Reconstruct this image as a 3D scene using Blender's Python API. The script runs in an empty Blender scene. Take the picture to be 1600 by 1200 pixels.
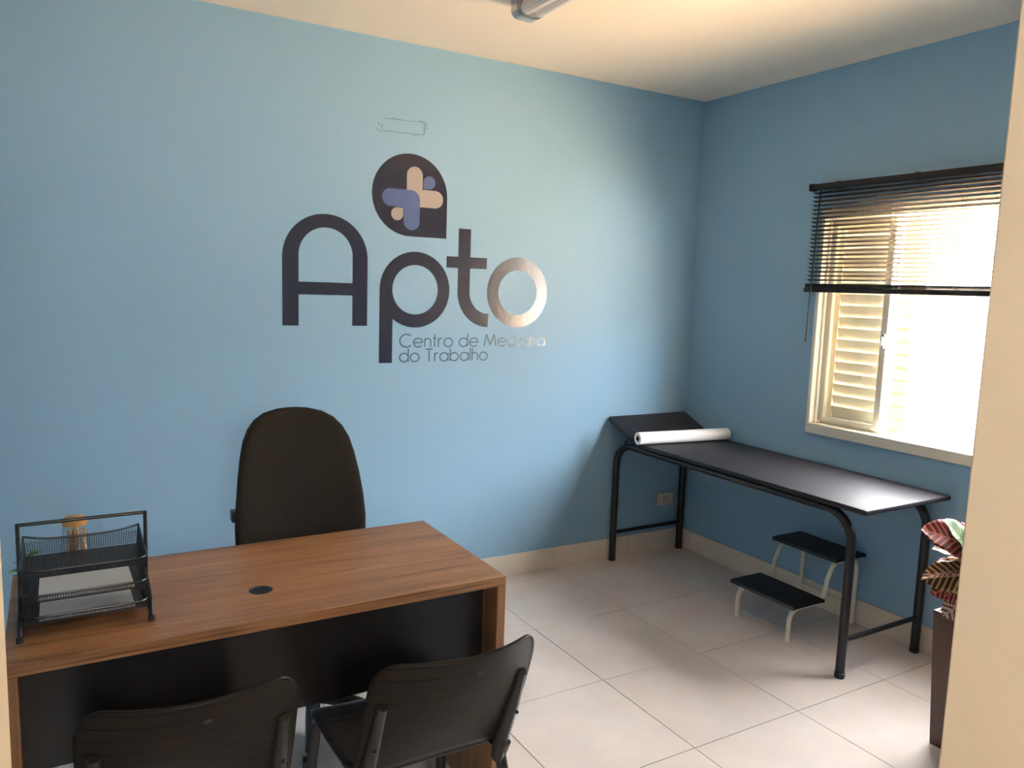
import bpy, bmesh, math, random
from mathutils import Vector, Matrix
random.seed(4)
S = bpy.context.scene
COL = S.collection
PI = math.pi

# ------------------------------------------------------------------ camera
cam = bpy.data.cameras.new('camera')
cam.sensor_width = 36.0
cam.lens = 36.0 * 1220.53 / 1600
cam.clip_start = 0.02
cam_o = bpy.data.objects.new('camera', cam)
COL.objects.link(cam_o)
_R = Vector((0.8633, -0.5037, 0.0329)); _U = Vector((0.0342, 0.1233, 0.9918)); _F = Vector((0.5036, 0.855, -0.1237))
m = Matrix.Identity(4)
for i in range(3):
    m[i][0] = _R[i]; m[i][1] = _U[i]; m[i][2] = -_F[i]
m.translation = Vector((-3.2973, -3.5049, 1.5556))
cam_o.matrix_world = m
S.camera = cam_o

# ------------------------------------------------------------------ daylight and exposure
w = bpy.data.worlds.new('daylight'); S.world = w; w.use_nodes = True
bg = w.node_tree.nodes['Background']
bg.inputs[0].default_value = (0.93, 0.95, 0.97, 1)
bg.inputs[1].default_value = 25.0
sun = bpy.data.lights.new('sun', 'SUN'); sun.energy = 200; sun.angle = 0.01; sun.color = (1.0, 0.87, 0.68)
sun_o = bpy.data.objects.new('sun', sun); COL.objects.link(sun_o)
sun_o.rotation_euler = Vector((0.13, 0.05, -0.99)).to_track_quat('-Z', 'Y').to_euler()
sun_o.location = (-3, 0, 6)
def portal(name, loc, rot, sx, sy):
    l = bpy.data.lights.new(name, 'AREA'); l.shape = 'RECTANGLE'; l.size = sx; l.size_y = sy
    l.cycles.is_portal = True
    o = bpy.data.objects.new(name, l); COL.objects.link(o); o.location = loc; o.rotation_euler = rot
portal('window_portal', (0.16, -1.505, 1.425), (0, PI/2, 0), 1.16, 1.3)
portal('hall_portal', (-3.2, -4.9, 1.79), (PI/2, 0, 0), .4, .62)
S.view_settings.view_transform = 'Standard'
S.view_settings.look = 'None'
S.view_settings.exposure = 1.0
S.view_settings.gamma = 1.0
S.view_settings.use_curve_mapping = False
S.cycles.use_denoising = True
S.cycles.max_bounces = 14
S.cycles.diffuse_bounces = 8
S.cycles.sample_clamp_indirect = 12

# ------------------------------------------------------------------ materials
def srgb(r, g, b):
    f = lambda c: (c / 255 / 12.92) if c / 255 <= 0.04045 else ((c / 255 + 0.055) / 1.055) ** 2.4
    return (f(r), f(g), f(b))
class NT:
    def __init__(s, name):
        s.m = bpy.data.materials.new(name); s.m.use_nodes = True
        s.t = s.m.node_tree; s.b = s.t.nodes['Principled BSDF']
    def n(s, typ, **kw):
        nd = s.t.nodes.new(typ)
        for k, v in kw.items(): setattr(nd, k, v)
        return nd
    def l(s, a, b): s.t.links.new(a, b)
    def coord(s, out='Object', scale=(1, 1, 1)):
        c = s.n('ShaderNodeTexCoord'); mp = s.n('ShaderNodeMapping')
        s.l(c.outputs[out], mp.inputs[0]); mp.inputs['Scale'].default_value = scale
        return mp.outputs[0]
    def noise(s, vec, scale, detail=4, rough=.5):
        x = s.n('ShaderNodeTexNoise'); s.l(vec, x.inputs['Vector'])
        x.inputs['Scale'].default_value = scale; x.inputs['Detail'].default_value = detail; x.inputs['Roughness'].default_value = rough
        return x.outputs[0]
    def ramp(s, fac, stops):
        r = s.n('ShaderNodeValToRGB'); s.l(fac, r.inputs[0]); e = r.color_ramp.elements
        while len(e) < len(stops): e.new(0.5)
        for el, (p, c) in zip(e, stops): el.position = p; el.color = (*c, 1)
        return r.outputs[0]
    def math(s, op, a, b=None, clamp=False):
        x = s.n('ShaderNodeMath', operation=op); x.use_clamp = clamp
        for i, v in enumerate((a, b)):
            if v is None: continue
            if isinstance(v, (int, float)): x.inputs[i].default_value = v
            else: s.l(v, x.inputs[i])
        return x.outputs[0]
    def bump(s, h, strength, dist):
        b = s.n('ShaderNodeBump'); s.l(h, b.inputs['Height']); b.inputs['Strength'].default_value = strength; b.inputs['Distance'].default_value = dist
        s.l(b.outputs[0], s.b.inputs['Normal'])
    def set(s, **kw):
        for k, v in kw.items():
            i = s.b.inputs[k.replace('_', ' ')]
            if isinstance(v, tuple) and len(v) == 3: v = (*v, 1)
            i.default_value = v
def plain(name, col, rough=.5, metal=0.0, var=0.08, vscale=8, bump=0, bscale=200, spec=.5, coat=0):
    k = NT(name); k.set(Base_Color=col, Roughness=rough, Metallic=metal, Specular_IOR_Level=spec, Coat_Weight=coat)
    v = k.coord()
    f = k.noise(v, vscale)
    k.l(k.ramp(f, [(0.3, tuple(c * (1 - var) for c in col)), (0.7, tuple(min(1, c * (1 + var)) for c in col))]), k.b.inputs['Base Color'])
    if bump: k.bump(k.noise(v, bscale, 2), bump, 0.002)
    return k.m
M = {}
M['wall'] = plain('blue_wall_paint', (0.25, 0.42, 0.58), .55, var=.015, vscale=1.2, bump=.12, bscale=120, spec=.35)
M['ceiling'] = plain('ceiling_paint', (0.93, 0.825, 0.685), .85, var=.012, vscale=1.5, spec=.2)
M['hall'] = plain('hall_paint', (0.80, 0.69, 0.53), .8, var=.02, vscale=2)
M['jamb'] = plain('cream_door_frame_paint', (0.82, 0.70, 0.52), .45, var=.03, vscale=6, bump=.1, bscale=40)
M['exterior'] = plain('exterior_render', (0.46, 0.43, 0.40), .9, var=.03)
M['ground'] = plain('paved_ground', (0.68, 0.51, 0.35), .9, var=.06)
M['grout'] = plain('grout', (0.20, 0.16, 0.12), .9)
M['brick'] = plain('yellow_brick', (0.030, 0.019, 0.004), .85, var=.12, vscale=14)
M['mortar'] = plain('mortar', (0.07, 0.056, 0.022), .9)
M['window'] = plain('cream_window_enamel', (0.80, 0.74, 0.62), .4, var=.015)
M['louver'] = plain('shutter_enamel', (0.74, 0.69, 0.58), .45, var=.02)
M['chrome'] = plain('chrome', (0.75, 0.74, 0.72), .12, 1.0, var=.01)
M['satin'] = plain('satin_aluminium', (0.62, 0.60, 0.57), .28, .9, var=.01)
M['blind'] = plain('dark_grey_blind', (0.016, 0.014, 0.015), .45, var=.06, spec=.25)
M['cord'] = plain('blind_cord', (0.16, 0.15, 0.15), .8)
M['vinyl'] = plain('navy_vinyl_decal', (0.016, 0.016, 0.034), .22, var=.05, vscale=20, bump=.25, bscale=45, spec=.6)
M['vinyl_blue'] = plain('blue_vinyl_decal', (0.065, 0.105, 0.255), .3, var=.03)
M['vinyl_cream'] = plain('beige_vinyl_decal', (0.37, 0.325, 0.305), .35, var=.03)
M['tagline'] = plain('slate_vinyl_lettering', (0.06, 0.12, 0.16), .28, var=.05)
M['scrape'] = plain('old_outline_mark', (0.10, 0.20, 0.23), .6, var=.2, vscale=30)
M['black_plastic'] = plain('black_plastic', (0.020, 0.018, 0.015), .38, var=.08, bump=.08, bscale=400)
M['tube_black'] = plain('black_powder_coat', (0.014, 0.013, 0.014), .32, var=.06)
M['panel_black'] = plain('black_laminate', (0.012, 0.010, 0.009), .30, var=.08)
M['vinyl_pad'] = plain('black_upholstery_vinyl', (0.018, 0.017, 0.022), .52, var=.08, bump=.35, bscale=260, spec=.3)
M['fabric'] = plain('black_woven_fabric', (0.020, 0.016, 0.012), .95, var=.35, vscale=300, bump=.5, bscale=500, spec=.2)
M['paper'] = plain('white_paper', (0.91, 0.89, 0.88), .8, var=.01)
M['ink'] = plain('printed_ink', (0.05, 0.05, 0.05), .7)
M['card'] = plain('brown_cardboard_core', (0.17, 0.085, 0.035), .9)
M['tread'] = plain('black_step_rubber', (0.010, 0.010, 0.013), .35, var=.1)
M['tube_cream'] = plain('cream_enamel_tube', (0.76, 0.70, 0.58), .3, var=.02)
M['wire'] = plain('black_wire_enamel', (0.013, 0.012, 0.011), .3, var=.05)
M['plate'] = plain('outlet_plastic', (0.62, 0.55, 0.48), .4, var=.01)
M['dark'] = plain('dark_slot', (0.02, 0.02, 0.02), .6)
M['pot'] = plain('brown_glossy_planter', (0.070, 0.027, 0.014), .38, var=.05)
M['soil'] = plain('soil', (0.03, 0.02, 0.013), .95, var=.4, vscale=60, bump=.6, bscale=120)
M['stem'] = plain('plant_stem', (0.10, 0.08, 0.04), .7, var=.2)
M['lid'] = plain('orange_lid', (0.52, 0.24, 0.07), .4, var=.05)
M['stick'] = plain('pale_wood_stick', (0.72, 0.46, 0.22), .6, var=.15, vscale=40)
M['lampwhite'] = plain('lamp_enamel', (0.78, 0.72, 0.62), .4)
M['succulent'] = plain('small_leaf', (0.18, 0.32, 0.04), .5, var=.3, vscale=40)
M['terracotta'] = plain('violet_cup', (0.18, 0.12, 0.2), .6)
def glassy(name, col, rough, trans, ior=1.45):
    k = NT(name); k.set(Base_Color=col, Roughness=rough, Transmission_Weight=trans, IOR=ior); return k.m
M['lens'] = glassy('prismatic_lens', (0.90, 0.85, 0.78), .3, .15)
def pane_glass(name, tint):
    k = NT(name); t = k.n('ShaderNodeBsdfTransparent'); t.inputs[0].default_value = (*tint, 1)
    g = k.n('ShaderNodeBsdfGlossy'); g.inputs['Roughness'].default_value = .02
    fr = k.n('ShaderNodeLayerWeight'); fr.inputs[0].default_value = .5
    fac = k.math('MULTIPLY_ADD', k.math('POWER', fr.outputs['Facing'], 4.0), .55); fac.node.inputs[2].default_value = .04
    mx = k.n('ShaderNodeMixShader'); k.l(fac, mx.inputs[0]); k.l(t.outputs[0], mx.inputs[1]); k.l(g.outputs[0], mx.inputs[2])
    k.l(mx.outputs[0], k.t.nodes['Material Output'].inputs[0]); return k.m
M['glass'] = pane_glass('window_glass', (.93, .95, .93))
M['jar_glass'] = pane_glass('jar_glass', (.96, .96, .95))
def tile_mat(name, c1, c2, rough):
    k = NT(name); v = k.coord('Object', (1, 1, 1))
    oi = k.n('ShaderNodeObjectInfo')
    off = k.n('ShaderNodeVectorMath', operation='ADD'); k.l(v, off.inputs[0]); k.l(oi.outputs['Location'], off.inputs[1])
    n1 = k.noise(off.outputs[0], 3.2, 6, .6)
    c = k.ramp(n1, [(.30, c1), (.70, c2)])
    mx = k.n('ShaderNodeMix', data_type='RGBA', blend_type='MULTIPLY'); mx.inputs[0].default_value = 1
    vv = k.math('MULTIPLY_ADD', oi.outputs['Random'], .06); vv.node.inputs[2].default_value = .95
    k.l(c, mx.inputs['A']); k.l(vv, mx.inputs['B'])
    k.l(mx.outputs['Result'], k.b.inputs['Base Color'])
    k.set(Roughness=rough, Specular_IOR_Level=.5); return k.m
M['tile'] = tile_mat('polished_porcelain_tile', (0.67, 0.585, 0.535), (0.77, 0.68, 0.635), .20)
M['base_tile'] = tile_mat('baseboard_tile', (0.70, 0.61, 0.50), (0.80, 0.71, 0.60), .3)
def wood(name, axis):
    k = NT(name)
    sc = {'x': (.9, 13, 13), 'y': (13, .9, 13), 'z': (13, 13, .9)}[axis]
    v = k.coord('Object', sc)
    v2 = k.coord('Object', tuple(a * 5 for a in sc))
    v3 = k.coord('Object', tuple(a * (1.0 if a < 2 else 3.2) for a in sc))
    big = k.noise(v, 1.3, 6, .62)
    fine = k.noise(v2, 2.0, 5, .7)
    streak = k.noise(v3, 1.6, 3, .55)
    t = k.math('ADD', k.math('MULTIPLY', big, .70), k.math('MULTIPLY', fine, .30))
    c0 = k.ramp(t, [(.34, srgb(104, 70, 44)), (.46, srgb(144, 100, 64)), (.56, srgb(163, 116, 77)), (.68, srgb(180, 133, 92))])
    dk_ = k.ramp(streak, [(.30, (.42, .38, .34)), (.40, (1, 1, 1))])
    mx = k.n('ShaderNodeMix', data_type='RGBA', blend_type='MULTIPLY'); mx.inputs[0].default_value = .9
    k.l(c0, mx.inputs['A']); k.l(dk_, mx.inputs['B']); c = mx.outputs['Result']
    k.l(c, k.b.inputs['Base Color']); k.set(Roughness=.36, Specular_IOR_Level=.45)
    k.bump(fine, .08, .001); return k.m
M['wood_x'] = wood('walnut_laminate_long_grain', 'x')
M['wood_z'] = wood('walnut_laminate_upright_grain', 'z')
def grooved(name, col, axis, freq, rough=.38):
    k = NT(name); k.set(Base_Color=col, Roughness=rough, Specular_IOR_Level=.14)
    c = k.n('ShaderNodeTexCoord'); sp = k.n('ShaderNodeSeparateXYZ'); k.l(c.outputs['Object'], sp.inputs[0])
    fr = k.math('FRACT', k.math('MULTIPLY', sp.outputs['XYZ'.index(axis)], freq))
    g = k.math('LESS_THAN', fr, .10)
    h = k.math('SUBTRACT', 1.0, g); k.bump(h, .8, .0015)
    k.l(k.ramp(g, [(0, col), (1, tuple(x * .35 for x in col))]), k.b.inputs['Base Color'])
    return k.m
M['chair_back'] = grooved('grooved_black_plastic_back', (0.016, 0.0115, 0.0075), 'Z', 32)
M['chair_seat'] = grooved('grooved_black_plastic_seat', (0.022, 0.020, 0.019), 'Y', 42, .34)
M['ribbed'] = grooved('ribbed_step_rubber', (0.011, 0.011, 0.014), 'Y', 170, .3)
def leaf_mat(name, base, vein, back, width=.34):
    k = NT(name)
    c = k.n('ShaderNodeTexCoord'); sp = k.n('ShaderNodeSeparateXYZ'); k.l(c.outputs['Object'], sp.inputs[0])
    X, Y = sp.outputs[0], sp.outputs[1]
    ay = k.math('ABSOLUTE', Y)
    nz = k.noise(c.outputs['Object'], 30, 2)
    d = k.math('ADD', k.math('SUBTRACT', X, k.math('MULTIPLY', ay, .8)), k.math('MULTIPLY', nz, .008))
    fr = k.math('FRACT', k.math('MULTIPLY', d, 60))
    v1 = k.math('LESS_THAN', fr, width)
    v2 = k.math('LESS_THAN', ay, .0022)
    edge = k.math('GREATER_THAN', ay, .046)
    v = k.math('MAXIMUM', k.math('MAXIMUM', v1, v2), edge)
    k.l(k.ramp(v, [(0, base), (1, vein)]), k.b.inputs['Base Color'])
    k.set(Roughness=.55, Specular_IOR_Level=.3); return k.m
LEAF = [leaf_mat('croton_leaf_red', (0.16, 0.018, 0.016), (0.72, 0.20, 0.16), None),
        leaf_mat('croton_leaf_green', (0.035, 0.11, 0.008), (0.26, 0.36, 0.06), None, .16),
        leaf_mat('croton_leaf_pink', (0.10, 0.028, 0.022), (0.66, 0.42, 0.34), None, .6),
        leaf_mat('croton_leaf_orange', (0.10, 0.055, 0.015), (0.76, 0.46, 0.20), None, .36)]

# ------------------------------------------------------------------ mesh helpers
def new(): return bmesh.new()
def obj(name, bm, mat, parent=None, smooth=False, loc=None):
    me = bpy.data.meshes.new(name)
    bmesh.ops.recalc_face_normals(bm, faces=bm.faces[:])
    bm.to_mesh(me); bm.free()
    if smooth:
        for p in me.polygons: p.use_smooth = True
        me.set_sharp_from_angle(angle=math.radians(40))
    me.materials.append(M[mat] if isinstance(mat, str) else mat)
    o = bpy.data.objects.new(name, me); COL.objects.link(o)
    if parent: o.parent = parent
    if loc: o.location = loc
    return o
def tag(o, label, cat, group=None):
    o['label'] = label; o['category'] = cat
    if group: o['group'] = group
    return o
def thing(name, label, cat, loc=(0, 0, 0), rotz=0, group=None):
    o = bpy.data.objects.new(name, None); COL.objects.link(o); o.empty_display_size = .1
    o.location = loc; o.rotation_euler = (0, 0, rotz)
    return tag(o, label, cat, group)
def struct(o): o['kind'] = 'structure'; return o
def holder(name):
    o = bpy.data.objects.new(name, None); COL.objects.link(o); o.empty_display_size = .1; return struct(o)
def box(bm, x0, x1, y0, y1, z0, z1, bev=0, seg=2, mat=None):
    r = bmesh.ops.create_cube(bm, size=1)
    vs = r['verts']
    for v in vs:
        v.co = Vector(((x0 + x1) / 2 + v.co.x * (x1 - x0), (y0 + y1) / 2 + v.co.y * (y1 - y0), (z0 + z1) / 2 + v.co.z * (z1 - z0)))
    if bev:
        es = list({e for v in vs for e in v.link_edges})
        bmesh.ops.bevel(bm, geom=es, offset=bev, segments=seg, affect='EDGES', profile=.5)
    return bm
def bx(*a, **k): return box(new(), *a, **k)
def fillet(pts, r, n=6):
    """round the inner corners of a polyline"""
    out = [Vector(pts[0])]
    for a, b, c in zip(pts, pts[1:], pts[2:]):
        a, b, c = Vector(a), Vector(b), Vector(c)
        u, v = (a - b).normalized(), (c - b).normalized()
        ang = u.angle(v)
        if ang > 3.1: out.append(b); continue
        rr = min(r, .49 * (a - b).length * math.tan(ang / 2), .49 * (c - b).length * math.tan(ang / 2))
        t = rr / math.tan(ang / 2)
        ctr = b + (u + v).normalized() * (rr / math.sin(ang / 2))
        p0, p1 = b + u * t - ctr, b + v * t - ctr
        full = p0.angle(p1); ax = p0.cross(p1)
        for i in range(n + 1):
            out.append(ctr + Matrix.Rotation(full * i / n, 3, ax) @ p0)
    out.append(Vector(pts[-1])); return out
def tube(bm, pts, r, n=10, cap=True, flat=None):
    pts = [Vector(p) for p in pts]
    rings = []; up = None
    for i, p in enumerate(pts):
        t = (pts[min(i + 1, len(pts) - 1)] - pts[max(i - 1, 0)]).normalized()
        if up is None:
            up = Vector((0, 0, 1)) if abs(t.z) < .9 else Vector((1, 0, 0))
        s = t.cross(up).normalized(); up = s.cross(t).normalized()
        rr = r[i] if isinstance(r, (list, tuple)) else r
        fx, fy = flat or (1, 1)
        rings.append([bm.verts.new(p + s * math.cos(2 * PI * k / n) * rr * fx + up * math.sin(2 * PI * k / n) * rr * fy) for k in range(n)])
    for a, b in zip(rings, rings[1:]):
        for k in range(n): bm.faces.new((a[k], a[(k + 1) % n], b[(k + 1) % n], b[k]))
    if cap: bm.faces.new(rings[0][::-1]); bm.faces.new(rings[-1])
    return bm
def lathe(bm, prof, n=24, c=(0, 0, 0)):
    rings = []
    for r, z in prof:
        if r < 1e-6: rings.append([bm.verts.new((c[0], c[1], c[2] + z))])
        else: rings.append([bm.verts.new((c[0] + r * math.cos(2 * PI * k / n), c[1] + r * math.sin(2 * PI * k / n), c[2] + z)) for k in range(n)])
    for a, b in zip(rings, rings[1:]):
        for k in range(n):
            q = []
            for x in (a[k % len(a)], a[(k + 1) % n % len(a)], b[(k + 1) % n % len(b)], b[k % len(b)]):
                if x not in q: q.append(x)
            if len(q) > 2: bm.faces.new(q)
    return bm
def prism_xz(bm, loops, y0, y1):
    """flat plate in the x-z plane: outline loops (first outer, others holes) extruded from y0 to y1"""
    es = []; layers = []
    for lp in loops:
        lp = [p for i, p in enumerate(lp) if math.dist(p, lp[i - 1]) > 1e-6]
        vs = [bm.verts.new((x, y0, z)) for x, z in lp]
        es += [bm.edges.new((vs[i], vs[(i + 1) % len(vs)])) for i in range(len(vs))]
    g = bmesh.ops.triangle_fill(bm, use_beauty=True, use_dissolve=False, edges=es)
    fs = [f for f in g['geom'] if isinstance(f, bmesh.types.BMFace)]
    r = bmesh.ops.extrude_face_region(bm, geom=fs)
    bmesh.ops.translate(bm, verts=[v for v in r['geom'] if isinstance(v, bmesh.types.BMVert)], vec=(0, y1 - y0, 0))
    return bm
def arc(cx, cz, r, a0, a1, n=24): return [(cx + r * math.cos(math.radians(a0 + (a1 - a0) * i / n)), cz + r * math.sin(math.radians(a0 + (a1 - a0) * i / n))) for i in range(n + 1)]
def ribbon_loop(pts, wd):
    L, Rr = [], []
    for i, p in enumerate(pts):
        a, b = pts[max(i - 1, 0)], pts[min(i + 1, len(pts) - 1)]
        dx, dz = b[0] - a[0], b[1] - a[1]; l = math.hypot(dx, dz) or 1
        nx, nz = -dz / l * wd / 2, dx / l * wd / 2
        L.append((p[0] + nx, p[1] + nz)); Rr.append((p[0] - nx, p[1] - nz))
    return L + Rr[::-1]
def grid_surface(bm, f, nu, nv):
    vs = [[bm.verts.new(f(i / nu, j / nv)) for j in range(nv + 1)] for i in range(nu + 1)]
    for i in range(nu):
        for j in range(nv): bm.faces.new((vs[i][j], vs[i + 1][j], vs[i + 1][j + 1], vs[i][j + 1]))
    return bm
def solid(o, t, offset=0, bev=0, sub=0):
    md = o.modifiers.new('thickness', 'SOLIDIFY'); md.thickness = t; md.offset = offset
    if bev:
        b = o.modifiers.new('bevel', 'BEVEL'); b.width = bev; b.segments = 2; b.limit_method = 'ANGLE'
    return o
def copy_tree(o, parent=None):
    c = o.copy(); COL.objects.link(c); c.parent = parent
    for ch in list(o.children): copy_tree(ch, c)
    return c

# ------------------------------------------------------------------ the room shell
H = 2.6525; XL = -4.05; YD = -3.09; YH = -3.25; TW = .16
# floor: slab of grout with one object per tile
T = .5228; TX = -1.4411; TY = -.6302
fl = struct(obj('floor', bx(-4.9, .0, -4.9, 0, -.12, -.0025), 'grout'))
tile_mesh = {}
ix0, ix1 = math.floor((-4.9 - TX) / T), math.ceil((0 - TX) / T)
iy0, iy1 = math.floor((-4.9 - TY) / T), math.ceil((0 - TY) / T)
for i in range(ix0, ix1):
    for j in range(iy0, iy1):
        x0, x1 = max(TX + i * T, -4.9), min(TX + (i + 1) * T, 0)
        y0, y1 = max(TY + j * T, -4.9), min(TY + (j + 1) * T, 0)
        if x1 - x0 < .02 or y1 - y0 < .02: continue
        g = .0013; sx, sy = x1 - x0 - 2 * g, y1 - y0 - 2 * g
        key = (round(sx, 3), round(sy, 3))
        if key not in tile_mesh:
            o = obj('floor_tile', bx(-sx / 2, sx / 2, -sy / 2, sy / 2, -.0024, 0, bev=.0008, seg=1), 'tile', fl)
            tile_mesh[key] = o.data
        else:
            o = bpy.data.objects.new('floor_tile', tile_mesh[key]); COL.objects.link(o); o.parent = fl
        o.location = ((x0 + x1) / 2, (y0 + y1) / 2, 0)
struct(obj('ceiling', bx(-4.9, .16, -4.9, .16, H, H + .15), 'ceiling'))
struct(obj('wall_back', bx(-4.9, .16, 0, .16, -.12, H), 'wall'))
struct(obj('wall_left', bx(XL - .16, XL, YD, 0, 0, H), 'wall'))
# window wall with its opening
WY0, WY1, WZ0, WZ1 = -2.13, -.88, .87, 1.985
bm = new()
box(bm, 0, TW, -4.9, WY0, -.12, H); box(bm, 0, TW, WY1, 0, -.12, H)
box(bm, 0, TW, WY0, WY1, -.12, WZ0); box(bm, 0, TW, WY0, WY1, WZ1, H)
struct(obj('wall_right', bm, 'wall'))
# wall with the doorway the photograph is taken through
DX0, DX1, DZ = -3.322, -2.526, 2.1
bm = new()
box(bm, XL, DX0 - .03, YH, YD, 0, H); box(bm, DX1 + .03, 0, YH, YD, 0, H); box(bm, DX0 - .03, DX1 + .03, YH, YD, DZ + .03, H)
wf = struct(obj('wall_front', bm, 'hall'))
wf.data.materials.append(M['wall'])
for p in wf.data.polygons:
    if p.normal.y > .5 and p.center.y > YD - .01: p.material_index = 1
d1 = holder('door_1')
obj('jamb', bx(DX0 - .03, DX0, YH - .012, YD + .004, 0, DZ, bev=.002), 'jamb', d1)
obj('jamb', bx(DX1, DX1 + .03, YH - .012, YD + .004, 0, DZ, bev=.002), 'jamb', d1)
obj('head', bx(DX0 - .03, DX1 + .03, YH - .012, YD + .004, DZ, DZ + .03, bev=.002), 'jamb', d1)
# hallway behind the camera, with a small unseen opening added for fill daylight
bm = new()
box(bm, -4.9, -4.75, -4.9, YH, 0, H); box(bm, -1.3, -1.15, -4.9, YH, 0, H)
box(bm, -4.75, -3.4, -4.9, -4.75, 0, H); box(bm, -3.0, -1.3, -4.9, -4.75, 0, H); box(bm, -3.4, -3.0, -4.9, -4.75, 2.1, H); box(bm, -3.4, -3.0, -4.9, -4.75, 0, 1.48)
box(bm, -4.75, XL, YH, YD, 0, H)
struct(obj('wall_hallway', bm, 'hall'))
# tiled baseboards, one object per piece
def baseboard(name, axis, a0, a1, joint, side):
    h = .119; t = .011
    root = holder(name)
    cuts = [a0]; k = math.ceil((a0 - joint) / T)
    while joint + k * T < a1: 
        if joint + k * T - a0 > .02: cuts.append(joint + k * T)
        k += 1
    cuts.append(a1)
    for p, q in zip(cuts, cuts[1:]):
        c = (p + q) / 2; hl = (q - p) / 2 - .0009
        if axis == 'x': o = obj('baseboard_tile', bx(-hl, hl, -t if side < 0 else 0, 0 if side < 0 else t, 0, h, bev=.0012, seg=1), 'base_tile', root, loc=(c, 0 if side < 0 else YD, .0))
        else: o = obj('baseboard_tile', bx(-t if side < 0 else 0, 0 if side < 0 else t, -hl, hl, 0, h, bev=.0012, seg=1), 'base_tile', root, loc=(0 if side < 0 else XL, c, 0))
baseboard('baseboard_back', 'x', XL + .012, -.012, -.93, -1)
baseboard('baseboard_right', 'y', YD + .012, -.0, -.62, -1)
baseboard('baseboard_left', 'y', YD + .012, -.012, -.62, 1)

# ------------------------------------------------------------------ outside
struct(obj('ground_outside', bx(.16, 14, -10, 10, -.25, -.12), 'ground'))
struct(obj('wall_garden', bx(4.6, 4.8, -9, 8, -.12, 1.85), 'exterior'))
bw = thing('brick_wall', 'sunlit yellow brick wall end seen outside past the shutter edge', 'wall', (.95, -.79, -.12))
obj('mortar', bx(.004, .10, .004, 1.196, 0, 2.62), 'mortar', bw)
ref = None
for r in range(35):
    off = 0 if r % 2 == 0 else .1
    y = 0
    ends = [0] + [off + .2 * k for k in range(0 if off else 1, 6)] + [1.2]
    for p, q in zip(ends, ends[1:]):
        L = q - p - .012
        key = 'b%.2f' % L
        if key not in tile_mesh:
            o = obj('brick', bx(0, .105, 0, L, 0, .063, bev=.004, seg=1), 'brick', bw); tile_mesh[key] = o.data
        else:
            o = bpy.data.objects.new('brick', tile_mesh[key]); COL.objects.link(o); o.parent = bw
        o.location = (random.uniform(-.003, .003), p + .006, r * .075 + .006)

# ------------------------------------------------------------------ window
wn = holder('window_1')
wy = lambda y0, y1, z0, z1, x0, x1, name='frame', mat='window', par=wn, bev=.003: obj(name, bx(x0, x1, y0, y1, z0, z1, bev=bev, seg=1), mat, par)
FW = .052
wy(WY0, WY1, WZ0, WZ0 + FW, -.012, .13, 'sill_rail')
wy(WY0, WY1, WZ1 - FW, WZ1, -.012, .13, 'head_rail')
wy(WY1 - .022, WY1, WZ0 + FW, WZ1 - FW, -.012, .13, 'side_frame')
wy(WY0, WY0 + .030, WZ0 + FW, WZ1 - FW, -.012, .13, 'side_frame')
wy(WY1 - .034, WY1 - .022, WZ0 + FW, WZ1 - FW, .020, .036, 'guide_bead')
wy(WY0 + .030, WY0 + .042, WZ0 + FW, WZ1 - FW, .020, .036, 'guide_bead')
wy(WY0 + .03, WY1 - .03, WZ0 + FW, WZ0 + FW + .012, .055, .062, 'track')
wy(WY0 + .03, WY1 - .03, WZ0 + FW, WZ0 + FW + .010, .090, .097, 'track')
z0, z1 = WZ0 + FW + .002, WZ1 - FW - .002
def shutter(ya, yb, first):
    sh = bpy.data.objects.new('shutter', None); COL.objects.link(sh); sh.parent = wn
    for p, q in ((ya, ya + .035), (yb - .035, yb)): obj('shutter_stile', bx(.098, .124, p, q, z0, z1, bev=.002, seg=1), 'louver', sh)
    n = 17; pitch = (z1 - z0 - .05) / n
    me = None
    for k in range(n):
        if me is None:
            b = new(); L = yb - ya - .07
            c, s = math.cos(math.radians(73)), math.sin(math.radians(73)); d = .034; t = .0035
            vs = []
            for yy in (-L / 2, L / 2):
                for (u, v) in ((-d, -t), (d, -t), (d, t), (-d, t)):
                    vs.append(b.verts.new((u * c + v * s, yy, -u * s + v * c)))
            for f in ((0, 1, 2, 3), (7, 6, 5, 4), (0, 4, 5, 1), (1, 5, 6, 2), (2, 6, 7, 3), (3, 7, 4, 0)): b.faces.new([vs[i] for i in f])
            o = obj('louver', b, 'louver', sh); me = o.data
        else:
            o = bpy.data.objects.new('louver', me); COL.objects.link(o); o.parent = sh
        o.location = (.111, (ya + yb) / 2, z0 + .025 + pitch * (k + .5))
    for p, q in ((z0, z0 + .03), (z1 - .03, z1)): obj('shutter_rail', bx(.098, .124, ya + .035, yb - .035, p, q), 'louver', sh)
def sash(ya, yb, ph):
    sa = bpy.data.objects.new('sash', None); COL.objects.link(sa); sa.parent = wn
    sw = .036
    for p, q in ((ya, ya + sw), (yb - sw, yb)): obj('sash_stile', bx(.040, .066, p, q, z0 + .012, z1, bev=.003, seg=1), 'window', sa)
    for p, q in ((z0 + .012, z0 + .034), (z1 - .03, z1)): obj('sash_rail', bx(.040, .066, ya + sw, yb - sw, p, q, bev=.003, seg=1), 'window', sa)
    obj('pane', bx(.051, .055, ya + sw, yb - sw, z0 + .034, z1 - .03), 'glass', sa)
    hb = bx(.030, .040, ph - .007, ph + .007, 1.325, 1.395, bev=.003)
    box(hb, .018, .032, ph - .004, ph + .004, 1.34, 1.38, bev=.003)
    obj('latch_handle', hb, 'chrome', sa)
shutter(-1.245, -.906, True)
sash(-1.254, -.903, -1.240)

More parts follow.
